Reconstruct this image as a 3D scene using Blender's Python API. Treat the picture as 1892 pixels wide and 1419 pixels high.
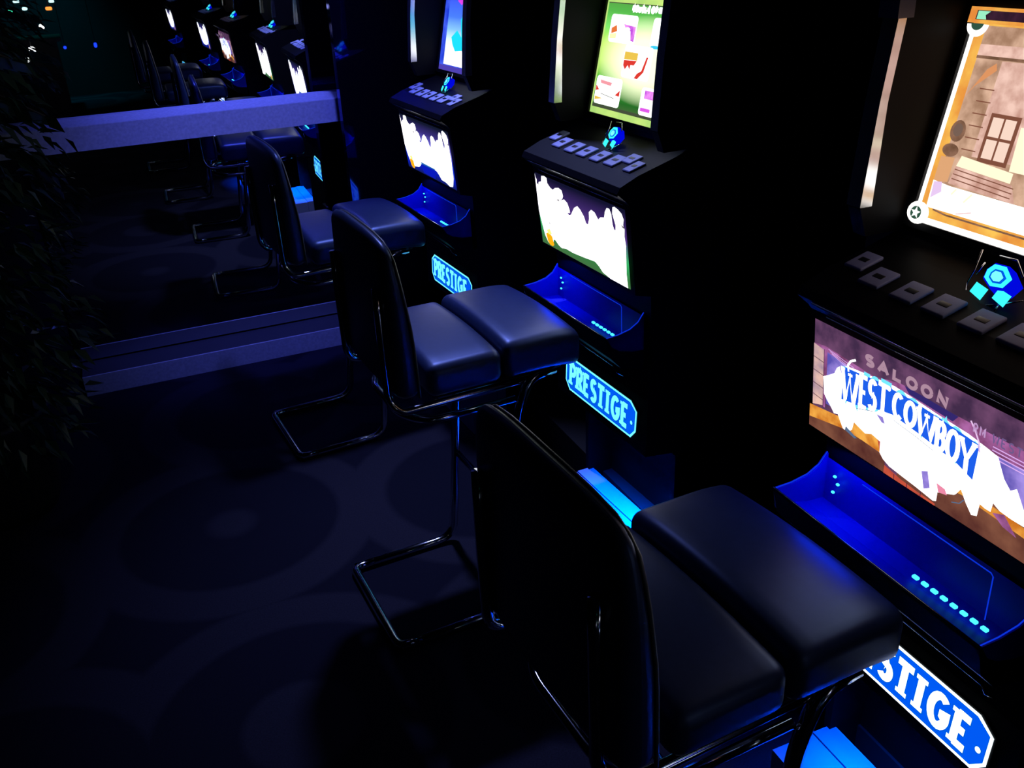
import bpy, bmesh, math, random
from mathutils import Vector, Matrix
for o in list(bpy.data.objects): bpy.data.objects.remove(o)
C = bpy.context.scene.collection
S = 1.1                      # metres per spacing unit between two machines
EYE = 1.65                   # camera height
FL = 1.5                     # eye height in spacing units

# ------------------------------------------------ camera
cam_d = bpy.data.cameras.new('camera'); cam = bpy.data.objects.new('camera', cam_d); C.objects.link(cam)
cam_d.sensor_width = 36.0; cam_d.lens = 36.0*1700.58/1892.0; cam_d.clip_start = 0.05; cam_d.clip_end = 60
yaw, pitch, roll = math.radians(21.751), math.radians(26.165), math.radians(-2.666)
fw = Vector((math.sin(yaw)*math.cos(pitch), math.cos(yaw)*math.cos(pitch), -math.sin(pitch)))
r0 = fw.cross(Vector((0,0,1))).normalized(); u0 = r0.cross(fw)
r1 = math.cos(roll)*r0+math.sin(roll)*u0; u1 = -math.sin(roll)*r0+math.cos(roll)*u0
cam.matrix_world = Matrix(((r1.x,u1.x,-fw.x,0),(r1.y,u1.y,-fw.y,0),(r1.z,u1.z,-fw.z,EYE),(0,0,0,1)))
bpy.context.scene.camera = cam

# ------------------------------------------------ world, exposure
w = bpy.data.worlds.new('world'); bpy.context.scene.world = w; w.use_nodes = True
bg = w.node_tree.nodes['Background']; bg.inputs[0].default_value = (0.02,0.03,1.0,1); bg.inputs[1].default_value = 0.0035
vs = bpy.context.scene.view_settings
vs.view_transform = 'Standard'; vs.look = 'None'; vs.exposure = 0.0; vs.gamma = 1.0; vs.use_curve_mapping = False

# ------------------------------------------------ materials
def lin(c):
    out = []
    for v in c:
        v = v/255.0
        out.append(v/12.92 if v <= 0.04045 else ((v+0.055)/1.055)**2.4)
    return out
MATS = {}
def pb(name, col, rough=0.5, metal=0.0, spec=0.5, noise=None, bump=0.0, coat=0.0, tint=None):
    m = bpy.data.materials.new(name); m.use_nodes = True; nt = m.node_tree; b = nt.nodes['Principled BSDF']
    b.inputs['Base Color'].default_value = (*col,1); b.inputs['Roughness'].default_value = rough
    b.inputs['Metallic'].default_value = metal; b.inputs['Specular IOR Level'].default_value = spec
    b.inputs['Coat Weight'].default_value = coat
    if tint: b.inputs['Specular Tint'].default_value = (*tint,1)
    if noise:
        tc = nt.nodes.new('ShaderNodeTexCoord'); n = nt.nodes.new('ShaderNodeTexNoise'); n.inputs['Scale'].default_value = noise
        nt.links.new(tc.outputs['Object'], n.inputs['Vector'])
        mr = nt.nodes.new('ShaderNodeMapRange'); mr.inputs[3].default_value = 0.7; mr.inputs[4].default_value = 1.3
        nt.links.new(n.outputs['Fac'], mr.inputs[0])
        mx = nt.nodes.new('ShaderNodeVectorMath'); mx.operation = 'SCALE'; mx.inputs[0].default_value = col
        nt.links.new(mr.outputs[0], mx.inputs['Scale']); nt.links.new(mx.outputs[0], b.inputs['Base Color'])
        if bump:
            bp = nt.nodes.new('ShaderNodeBump'); bp.inputs['Strength'].default_value = bump; bp.inputs['Distance'].default_value = 0.002
            nt.links.new(n.outputs['Fac'], bp.inputs['Height']); nt.links.new(bp.outputs[0], b.inputs['Normal'])
    MATS[name] = m; return m
def em(name, rgb, k=1.0, rgb2=None, scale=30.0, detail=4.0):
    """screen or lamp that gives off light; two colours mottle the printed or displayed artwork"""
    m = bpy.data.materials.new(name); m.use_nodes = True; nt = m.node_tree
    for n in list(nt.nodes): nt.nodes.remove(n)
    o = nt.nodes.new('ShaderNodeOutputMaterial'); e = nt.nodes.new('ShaderNodeEmission')
    e.inputs[0].default_value = (*lin(rgb),1); e.inputs[1].default_value = k
    if rgb2:
        tc = nt.nodes.new('ShaderNodeTexCoord'); n = nt.nodes.new('ShaderNodeTexNoise'); n.inputs['Scale'].default_value = scale; n.inputs['Detail'].default_value = detail
        nt.links.new(tc.outputs['Object'], n.inputs['Vector'])
        cr = nt.nodes.new('ShaderNodeValToRGB'); cr.color_ramp.elements[0].position = 0.35; cr.color_ramp.elements[1].position = 0.65
        cr.color_ramp.elements[0].color = (*lin(rgb),1); cr.color_ramp.elements[1].color = (*lin(rgb2),1)
        nt.links.new(n.outputs['Fac'], cr.inputs[0]); nt.links.new(cr.outputs[0], e.inputs[0])
    nt.links.new(e.outputs[0], o.inputs[0]); MATS[name] = m; return m
def em_grad(name, stops, axis, lo, hi, k=1.0, spot=None):
    """displayed artwork running through several colours along one axis of the panel"""
    m = bpy.data.materials.new(name); m.use_nodes = True; nt = m.node_tree
    for n in list(nt.nodes): nt.nodes.remove(n)
    o = nt.nodes.new('ShaderNodeOutputMaterial'); e = nt.nodes.new('ShaderNodeEmission'); e.inputs[1].default_value = k
    tc = nt.nodes.new('ShaderNodeTexCoord'); sp = nt.nodes.new('ShaderNodeSeparateXYZ'); nt.links.new(tc.outputs['Object'], sp.inputs[0])
    mr = nt.nodes.new('ShaderNodeMapRange'); mr.inputs[1].default_value = lo; mr.inputs[2].default_value = hi
    nt.links.new(sp.outputs[axis], mr.inputs[0])
    cr = nt.nodes.new('ShaderNodeValToRGB'); els = cr.color_ramp.elements
    els[0].position = stops[0][0]; els[0].color = (*lin(stops[0][1]),1); els[1].position = stops[-1][0]; els[1].color = (*lin(stops[-1][1]),1)
    for p, c in stops[1:-1]:
        x = els.new(p); x.color = (*lin(c),1)
    nt.links.new(mr.outputs[0], cr.inputs[0]); nt.links.new(cr.outputs[0], e.inputs[0]); nt.links.new(e.outputs[0], o.inputs[0])
    if spot:
        c, sc, col = spot
        mp = nt.nodes.new('ShaderNodeMapping'); mp.vector_type = 'TEXTURE'; mp.inputs['Location'].default_value = c; mp.inputs['Scale'].default_value = sc
        nt.links.new(tc.outputs['Object'], mp.inputs[0]); gr = nt.nodes.new('ShaderNodeTexGradient'); gr.gradient_type = 'SPHERICAL'; nt.links.new(mp.outputs[0], gr.inputs[0])
        pw = nt.nodes.new('ShaderNodeMapRange'); pw.inputs[2].default_value = 0.55; nt.links.new(gr.outputs['Fac'], pw.inputs[0])
        mx = nt.nodes.new('ShaderNodeMix'); mx.data_type = 'RGBA'; nt.links.new(pw.outputs[0], mx.inputs[0]); nt.links.new(cr.outputs[0], mx.inputs[6]); mx.inputs[7].default_value = (*[v*1.3 for v in lin(col)],1)
        nt.links.new(mx.outputs[2], e.inputs[0])
    MATS[name] = m; return m

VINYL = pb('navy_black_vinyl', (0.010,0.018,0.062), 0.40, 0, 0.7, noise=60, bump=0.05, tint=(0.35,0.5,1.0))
PIPE = pb('vinyl_piping', (0.05,0.05,0.055), 0.4)
CHROME = pb('chrome', (0.55,0.57,0.64), 0.12, 1.0)
DKCHROME = pb('smoked_chrome', (0.35,0.36,0.4), 0.18, 1.0)
CLASP = pb('blue_grey_clasp', (0.05,0.07,0.16), 0.3)
SATIN = pb('satin_chrome', (0.72,0.73,0.76), 0.22, 1.0)
BLACK = pb('black_powder_coat', (0.0018,0.0018,0.004), 0.5, 0, 0.08, noise=15)
MATTE = pb('matte_black', (0.004,0.004,0.006), 0.7, 0, 0.2, noise=15)
GLOSS = pb('black_gloss_panel', (0.002,0.002,0.004), 0.04, 0, 1.0, tint=(0.1,0.12,1.0)); GLOSS.node_tree.nodes['Principled BSDF'].inputs['IOR'].default_value = 2.4
ALU = pb('brushed_aluminium', (0.42,0.43,0.47), 0.55, 0.3, 0.5, noise=90)
KEY = pb('grey_key_cap', (0.22,0.24,0.52), 0.5)
KEYD = pb('key_window', (0.01,0.01,0.02), 0.3)
ACRYL = pb('blue_acrylic', (0.01,0.015,0.42), 0.55, 0, 0.25)
RECESS_DARK = pb('recess_dark', (0.0015,0.0015,0.002), 0.9, 0, 0.05)  # near-black colour put in to keep the foot recess in shade
ALURIM = pb('dark_skirting_top', (0.01,0.01,0.015), 0.7)  # dark tone for the skirting top behind its pale face
STEP = pb('blue_grey_step', (0.14,0.16,0.26), 0.5, 0, 0.3)
LEAF = pb('leaf_green', (0.016,0.045,0.02), 0.4, 0, 0.5, noise=4)
BARK = pb('bark', (0.03,0.02,0.012), 0.8, noise=20)
POT = pb('dark_pot', (0.008,0.008,0.009), 0.5)
SOIL = pb('soil', (0.01,0.007,0.004), 0.9, noise=60)
WALL = pb('dark_wall', (0.006,0.006,0.012), 0.8, 0, 0.2, noise=3)
COUNTER = pb('dark_wood_counter', (0.01,0.007,0.005), 0.4, noise=12)

def mirror_mat():
    m = pb('mirror_glass', (0.80,0.82,0.86), 0.008, 1.0); return m
MIRROR = mirror_mat()
def carpet_mat():
    m = bpy.data.materials.new('patterned_carpet'); m.use_nodes = True; nt = m.node_tree; b = nt.nodes['Principled BSDF']
    tc = nt.nodes.new('ShaderNodeTexCoord')
    vo = nt.nodes.new('ShaderNodeTexVoronoi'); vo.inputs['Scale'].default_value = 1.25; vo.inputs['Randomness'].default_value = 0.35
    nt.links.new(tc.outputs['Object'], vo.inputs['Vector'])
    m1 = nt.nodes.new('ShaderNodeMath'); m1.operation = 'MULTIPLY'; m1.inputs[1].default_value = 15.0; nt.links.new(vo.outputs['Distance'], m1.inputs[0])
    m2 = nt.nodes.new('ShaderNodeMath'); m2.operation = 'SINE'; nt.links.new(m1.outputs[0], m2.inputs[0])
    cr = nt.nodes.new('ShaderNodeValToRGB'); cr.color_ramp.elements[0].position = 0.62; cr.color_ramp.elements[1].position = 0.80
    cr.color_ramp.elements[0].color = (0.0045,0.005,0.013,1); cr.color_ramp.elements[1].color = (0.013,0.013,0.024,1)
    mr = nt.nodes.new('ShaderNodeMapRange'); mr.inputs[1].default_value = -1; nt.links.new(m2.outputs[0], mr.inputs[0]); nt.links.new(mr.outputs[0], cr.inputs[0])
    nz = nt.nodes.new('ShaderNodeTexNoise'); nz.inputs['Scale'].default_value = 260; nt.links.new(tc.outputs['Object'], nz.inputs['Vector'])
    mx = nt.nodes.new('ShaderNodeVectorMath'); mx.operation = 'SCALE'; nt.links.new(cr.outputs[0], mx.inputs[0])
    m3 = nt.nodes.new('ShaderNodeMapRange'); m3.inputs[3].default_value = 0.4; m3.inputs[4].default_value = 1.6; nt.links.new(nz.outputs['Fac'], m3.inputs[0])
    nt.links.new(m3.outputs[0], mx.inputs['Scale']); nt.links.new(mx.outputs[0], b.inputs['Base Color'])
    b.inputs['Roughness'].default_value = 0.95; b.inputs['Specular IOR Level'].default_value = 0.1
    return m
CARPET = carpet_mat()

# ------------------------------------------------ helpers
def link(o, parent=None):
    C.objects.link(o)
    if parent: o.parent = parent
    return o
def tag(o, label=None, cat=None, group=None, kind=None):
    if label: o['label'] = label
    if cat: o['category'] = cat
    if group: o['group'] = group
    if kind: o['kind'] = kind
    return o
def thing(name, label, cat, loc=(0,0,0), rz=0.0, group=None):
    o = bpy.data.objects.new(name, None); o.empty_display_size = 0.1; link(o); o.location = loc; o.rotation_euler = (0,0,rz)
    return tag(o, label, cat, group)
class MB:
    """collects faces of several materials and links them as ONE mesh object"""
    def __init__(s): s.v = []; s.f = []; s.m = []; s.mats = []; s.sm = []
    def mi(s, m):
        if m not in s.mats: s.mats.append(m)
        return s.mats.index(m)
    def add(s, vs, fs, m, smooth=False):
        k = len(s.v); s.v += [tuple(v) for v in vs]; i = s.mi(m)
        for f in fs: s.f.append(tuple(k+a for a in f)); s.m.append(i); s.sm.append(smooth)
    def box(s, a, b, m):
        x0,y0,z0 = a; x1,y1,z1 = b
        vs = [(x0,y0,z0),(x1,y0,z0),(x1,y1,z0),(x0,y1,z0),(x0,y0,z1),(x1,y0,z1),(x1,y1,z1),(x0,y1,z1)]
        s.add(vs, [(0,3,2,1),(4,5,6,7),(0,1,5,4),(1,2,6,5),(2,3,7,6),(3,0,4,7)], m)
    def prism(s, prof, y0, y1, m):
        """profile of (x,z) points run from y0 to y1"""
        n = len(prof); vs = [(x,y0,z) for x,z in prof]+[(x,y1,z) for x,z in prof]
        fs = [tuple(range(n)), tuple(range(2*n-1,n-1,-1))]+[(i,i+n,(i+1)%n+n,(i+1)%n) for i in range(n)]
        s.add(vs, fs, m)
    def tube(s, pts, r, m, seg=10, closed=False, fillet=0.0):
        P = [Vector(p) for p in pts]
        if fillet:
            Q = []; n = len(P)
            for i in range(n):
                if not closed and i in (0,n-1): Q.append(P[i]); continue
                a, b, c = P[i-1], P[i], P[(i+1)%n]; d1 = (a-b); d2 = (c-b)
                t = min(fillet, d1.length*0.48, d2.length*0.48); p = b+d1.normalized()*t; q = b+d2.normalized()*t
                for k in range(7):
                    u = k/6; Q.append((1-u)**2*p+2*u*(1-u)*b+u*u*q)
            P = Q
        n = len(P); vs = []; up = Vector((0,0,1)); prev = None
        for i in range(n):
            if closed: t = (P[(i+1)%n]-P[i-1])
            else: t = P[min(i+1,n-1)]-P[max(i-1,0)]
            t.normalize()
            if prev is None:
                a = t.cross(up)
                if a.length < 0.1: a = t.cross(Vector((1,0,0)))
            else: a = prev-t*prev.dot(t)
            a.normalize(); prev = a; b = t.cross(a)
            for k in range(seg):
                g = 2*math.pi*k/seg; vs.append(P[i]+r*(math.cos(g)*a+math.sin(g)*b))
        fs = []
        for i in range(n if closed else n-1):
            j = (i+1)%n
            for k in range(seg):
                l = (k+1)%seg; fs.append((i*seg+k, i*seg+l, j*seg+l, j*seg+k))
        if not closed: fs += [tuple(range(seg-1,-1,-1)), tuple((n-1)*seg+k for k in range(seg))]
        s.add(vs, fs, m, True)
    def rbox(s, c, size, r, m, n=10, warp=None):
        """rounded cushion block"""
        hx,hy,hz = [q/2 for q in size]; r = min(r,hx,hy,hz); vs = {}; V = []; F = []
        def vert(p):
            key = tuple(round(q,5) for q in p)
            if key in vs: return vs[key]
            q = [p[0]*hx,p[1]*hy,p[2]*hz]; inn = [max(-h+r,min(h-r,a)) for a,h in zip(q,(hx,hy,hz))]
            d = Vector([a-b for a,b in zip(q,inn)])
            if d.length > 1e-9: d = d.normalized()*r
            pos = Vector(inn)+d
            if warp: pos = Vector(warp(pos.x,pos.y,pos.z))
            vs[key] = len(V); V.append(pos+Vector(c)); return vs[key]
        def co(h):  # denser near the edges
            L = [-1+2*i/n for i in range(n+1)]
            k = 1-r/h
            return sorted(set([round(v,6) for v in [-1,-1+(1-k)*.3,-1+(1-k)*.6,-k]+[k*v for v in L]+[k,1-(1-k)*.6,1-(1-k)*.3,1]]))
        ax = [co(hx),co(hy),co(hz)]
        for d in range(3):
            u, v_ = (d+1)%3, (d+2)%3
            for sg in (-1,1):
                for i in range(len(ax[u])-1):
                    for j in range(len(ax[v_])-1):
                        idx = []
                        for a,b in ((i,j),(i+1,j),(i+1,j+1),(i,j+1)):
                            p = [0,0,0]; p[d] = sg; p[u] = ax[u][a]; p[v_] = ax[v_][b]; idx.append(vert(p))
                        if sg < 0: idx.reverse()
                        if len(set(idx)) == 4: F.append(tuple(idx))
        s.add(V, F, m, True)
    def build(s, name, parent=None, **kw):
        me = bpy.data.meshes.new(name); me.from_pydata(s.v, [], s.f)
        for m in s.mats: me.materials.append(m)
        me.polygons.foreach_set('material_index', s.m); me.polygons.foreach_set('use_smooth', s.sm)
        bm = bmesh.new(); bm.from_mesh(me)
        big = [f for f in bm.faces if len(f.verts) > 4]
        if big: bmesh.ops.triangulate(bm, faces=big)
        bm.to_mesh(me); bm.free(); me.update()
        o = bpy.data.objects.new(name, me); link(o, parent); tag(o, **kw); return o

# stroke lettering, one unit cell per letter (x 0..1, y 0..1)
def arc(cx, cy, rx, ry, a0, a1, n=12): return [(cx+rx*math.cos(math.radians(a0+(a1-a0)*i/n)), cy+ry*math.sin(math.radians(a0+(a1-a0)*i/n))) for i in range(n+1)]
GL = {
 'P': [[(.2,0),(.2,1)], [(.2,1),(.55,1)]+arc(.55,.74,.33,.26,90,-90)+[(.2,.48)]],
 'R': [[(.2,0),(.2,1)], [(.2,1),(.55,1)]+arc(.55,.75,.3,.25,90,-90)+[(.2,.5)], [(.5,.5),(.88,0)]],
 'E': [[(.2,0),(.2,1)], [(.2,1),(.85,1)], [(.2,.5),(.68,.5)], [(.2,0),(.85,0)]],
 'S': [arc(.5,.75,.33,.25,35,270,14)+arc(.5,.25,.33,.25,90,-145,14)],
 'T': [[(.5,0),(.5,1)], [(.05,1),(.95,1)]],
 'I': [[(.5,0),(.5,1)]],
 'G': [arc(.52,.5,.4,.5,50,340,18)+[(.9,.45),(.55,.45)]],
 'W': [[(0,1),(.25,0),(.5,.85),(.75,0),(1,1)]],
 'C': [arc(.52,.5,.4,.5,50,310,18)],
 'O': [arc(.5,.5,.4,.5,0,360,22)],
 'B': [[(.2,0),(.2,1)], [(.2,1),(.5,1)]+arc(.5,.76,.3,.24,90,-90)+[(.2,.52)], [(.2,.52),(.5,.52)]+arc(.5,.26,.36,.26,90,-90)+[(.2,0)]],
 'Y': [[(.05,1),(.5,.48),(.95,1)], [(.5,.48),(.5,0)]],
 'A': [[(.05,0),(.5,1),(.95,0)], [(.25,.35),(.75,.35)]],
 'L': [[(.2,1),(.2,0),(.85,0)]],
 'N': [[(.15,0),(.15,1),(.85,0),(.85,1)]],
 'M': [[(.05,0),(.12,1),(.5,.25),(.88,1),(.95,0)]],
 'D': [[(.2,0),(.2,1),(.45,1)]+arc(.45,.5,.42,.5,90,-90)+[(.2,0)]],
 'U': [[(.15,1),(.15,.35)]+arc(.5,.35,.35,.35,180,360)+[(.85,1)]],
}
SERIF = {'P':[(.2,0),(.2,1)],'R':[(.2,0),(.2,1),(.88,0)],'E':[(.2,0),(.2,1)],'T':[(.5,0)],'I':[(.5,0),(.5,1)],'W':[(0,1),(.5,.9),(1,1)],'B':[(.2,0),(.2,1)],'Y':[(.05,1),(.95,1),(.5,0)]}
class Art(MB):
    """flat artwork on a panel; u,v in 0..1, turned into metres with f(u,v,h)"""
    def __init__(s, f, wd, ht): super().__init__(); s.fn = f; s.wd = wd; s.ht = ht; s.k = 0.0
    def layer(s): s.k += 0.00035
    def poly(s, pts, m): s.add([s.fn(u,v,s.k) for u,v in pts], [tuple(range(len(pts)))], m); s.layer()
    def rect(s, u0,v0,u1,v1,m): s.poly([(u0,v0),(u1,v0),(u1,v1),(u0,v1)], m)
    def rrect(s, u0,v0,u1,v1,r,m):
        rx, ry = r/s.wd, r/s.ht
        P = arc(u1-rx,v1-ry,rx,ry,0,90,4)+arc(u0+rx,v1-ry,rx,ry,90,180,4)+arc(u0+rx,v0+ry,rx,ry,180,270,4)+arc(u1-rx,v0+ry,rx,ry,270,360,4)
        s.poly(P, m)
    def ell(s, cu,cv,ru,rv,m,n=20): s.poly(arc(cu,cv,ru,rv,0,360-360/n,n-1), m)
    def stroke(s, pts, wm, m, nolayer=False):
        P = [Vector((u*s.wd,v*s.ht)) for u,v in pts]; n = len(P); L = []; R = []
        for i in range(n):
            t = P[min(i+1,n-1)]-P[max(i-1,0)]
            if t.length < 1e-9: t = Vector((1,0))
            t.normalize(); q = Vector((-t.y,t.x)); e = Vector((0,0))
            sc = 1.0
            if 0 < i < n-1:
                a = (P[i]-P[i-1]).normalized(); sc = 1/max(0.5,abs(a.dot(t)))
            L.append(P[i]+q*wm/2*sc); R.append(P[i]-q*wm/2*sc)
        vs = [s.fn(p.x/s.wd,p.y/s.ht,s.k) for p in L+R]
        s.add(vs, [(i,i+1,n+i+1,n+i) for i in range(n-1)], m)
        if not nolayer: s.layer()
    def letter(s, ch, u0, v0, u1, v1, wm, m, shear=0.0, serif=0.0):
        q = lambda x,y: (u0+(u1-u0)*x+shear*y, v0+(v1-v0)*y)
        for st in GL[ch]: s.stroke([q(*p) for p in st], wm, m, True); s.k += 0.00002
        if serif:
            for (x,y) in SERIF.get(ch,[]):
                a = q(x,y); s.stroke([(a[0]-serif/s.wd,a[1]),(a[0]+serif/s.wd,a[1])], wm*0.6, m, True); s.k += 0.00002
        s.layer()

# ------------------------------------------------ setting
def struct(name, mb, label=None): return mb.build(name, kind='structure', label=label)
MY = lambda x, y0: y0+0.02*(x/S-0.8)*S          # the mirror wall runs very slightly askew
m = MB(); m.box((-4.5,-5.5,-0.1),(3.0,6.0,0.0),CARPET); struct('floor', m)
m = MB(); m.box((-4.5,-5.5,2.9),(3.0,6.0,3.0),WALL); struct('ceiling', m)
m = MB(); m.box((2.05,-5.5,0),(2.2,6.0,2.9),WALL); struct('wall_right', m)
m = MB(); m.box((-4.5,-5.5,0),(-4.35,6.0,2.9),WALL); struct('wall_left', m)
m = MB(); m.box((-4.35,-5.5,0),(2.05,-5.35,2.9),WALL); struct('wall_rear', m)
def slab(mb, x0, x1, ya, yb, z0, z1, mt):
    """box whose faces follow the slightly askew mirror wall"""
    v = [(x0,MY(x0,ya),z0),(x1,MY(x1,ya),z0),(x1,MY(x1,yb),z0),(x0,MY(x0,yb),z0),(x0,MY(x0,ya),z1),(x1,MY(x1,ya),z1),(x1,MY(x1,yb),z1),(x0,MY(x0,yb),z1)]
    mb.add(v, [(0,3,2,1),(4,5,6,7),(0,1,5,4),(1,2,6,5),(2,3,7,6),(3,0,4,7)], mt)
YB = 3.66*S
m = MB(); slab(m, -4.35, 2.05, YB+0.02, YB+0.2, 0, 2.9, WALL); struct('wall_far', m)
ZL0, ZL1, ZL2 = (FL-0.617)*S, (FL-0.535)*S, (FL-0.522)*S
m = MB(); slab(m, -0.37, 1.25, YB+0.001, YB+0.012, 0.09, ZL0+0.01, MIRROR)
m.build('wall_mirror', label='low mirror panel between the pale floor skirting and the pale ledge', cat='mirror')
m = MB(); slab(m, -2.6, 1.25, YB+0.001, YB+0.012, ZL2-0.01, 2.7, MIRROR)
m.build('wall_mirror', label='tall mirror above the pale ledge reflecting the machines', cat='mirror')
# ledge: face board with a top that leans back to the mirror
m = MB(); x0,x1 = -1.6,1.30; yf = 3.55*S
pr = [(yf,ZL0),(yf,ZL1),(yf+0.004,ZL1+0.003),(YB,ZL2),(YB,ZL0)]
n = len(pr); v = [(x0,MY(x0,y),z) for y,z in pr]+[(x1,MY(x1,y),z) for y,z in pr]
m.add(v, [tuple(range(n)),tuple(range(2*n-1,n-1,-1))]+[(i,i+n,(i+1)%n+n,(i+1)%n) for i in range(n)], ALU)
struct('trim_1', m, 'pale ledge across the mirror wall')
m = MB(); slab(m, -0.36, 1.30, 3.505*S, 3.512*S, 0.0, 0.085, ALU); slab(m, -0.36, 1.30, 3.512*S, YB, 0.0, 0.084, ALURIM); struct('baseboard_far', m)
m = MB(); m.box((0.822,3.43*S-0.02,0),(2.05,3.43*S+0.03,2.2),GLOSS)
m.build('partition_panel', label='black gloss partition panel closing the end of the machine row', cat='partition')

m = MB(); m.box((0.02,-4.6*S,0),(2.05-1.0,3.4*S,0.13),MATTE)  # added dark block over floor that the foot lamps would light
for v_ in range(len(m.v)): x_,y_,z_ = m.v[v_]; m.v[v_] = (x_+1.14,y_,z_)
m.v = [(min(x_,2.05),y_,z_) for x_,y_,z_ in m.v]; struct('trim_2', m, 'dark plinth added behind the machines to keep the gaps unlit')
# added ceiling spotlights, assumed and out of view
def added_spot(x, y, z, r, col, k, label, power, lc):
    t = thing('added_spotlight', label, 'lamp', (x,y,z))
    a = MB(); seg = 20
    a.tube([(0,0,0),(0,0,-0.07)], r*1.15, MATTE, seg); a.build('housing', t)
    a = MB(); a.add([(r*math.cos(2*math.pi*i/seg), r*math.sin(2*math.pi*i/seg), -0.072) for i in range(seg)], [tuple(range(seg-1,-1,-1))], em('lamp_lens_'+str(len(MATS)), col, k)); a.build('lens', t)
    ld = bpy.data.lights.new('bulb','SPOT'); ld.energy = power; ld.color = lc; ld.spot_size = math.radians(95); ld.spot_blend = 1.0; ld.shadow_soft_size = r
    lo = bpy.data.objects.new('bulb', ld); link(lo, t); lo.location = (0,0,-0.09)
    return t, lo

# ------------------------------------------------ slot machine
def N(X, Y, Z): return ((X-1.0)*S, (Y-0.7)*S, (Z+FL)*S)
def PX(*pr): return [((x-1.0)*S,(z+FL)*S) for x,z in pr]
WHITE = em('white_hot', (255,255,255), 2.2)
LEDBLUE = em('blue_led', (10,60,255), 8.0)
LEDC = em('cyan_led', (60,215,255), 2.2)
CYAN = em('sign_cyan', (90,235,255), 1.3)
SIGNB = em('sign_blue', (0,90,245), 1.0)
SIGNW = em('sign_white', (235,250,255), 1.8)
SIGNC = em('sign_pale_cyan', (110,238,255), 1.4)
EDGE = em('acrylic_edge_glow', (15,60,255), 0.7)  # glow put into the acrylic edges in place of light from the LEDs
CR1 = em('crest_blue', (0,10,235), 0.9)
CR2 = em('crest_cyan', (60,245,255), 1.2)
def frame(A, B, y0, y1):
    """panel leaning between (X,Z) top A and bottom B; u runs from the far end to the near end"""
    a = Vector(((A[0]-1)*S,0,(A[1]+FL)*S)); b = Vector(((B[0]-1)*S,0,(B[1]+FL)*S))
    d = a-b; nrm = Vector((-d.z,0,d.x)).normalized()
    def f(u, v, h): p = b+d*v+nrm*(h+0.0015); return (p.x, ((y0+(y1-y0)*u)-0.7)*S, p.z)
    return f, abs(y1-y0)*S, d.length
BEL = lambda: Art(*frame((.846,-.507),(.863,-.679),.952,.559))
SCR = lambda: Art(*frame((1.047,-.113),(.990,-.384),.943,.567))
SGN = lambda: Art(*frame((.904,-.974),(.899,-1.066),.917,.587))

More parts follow.
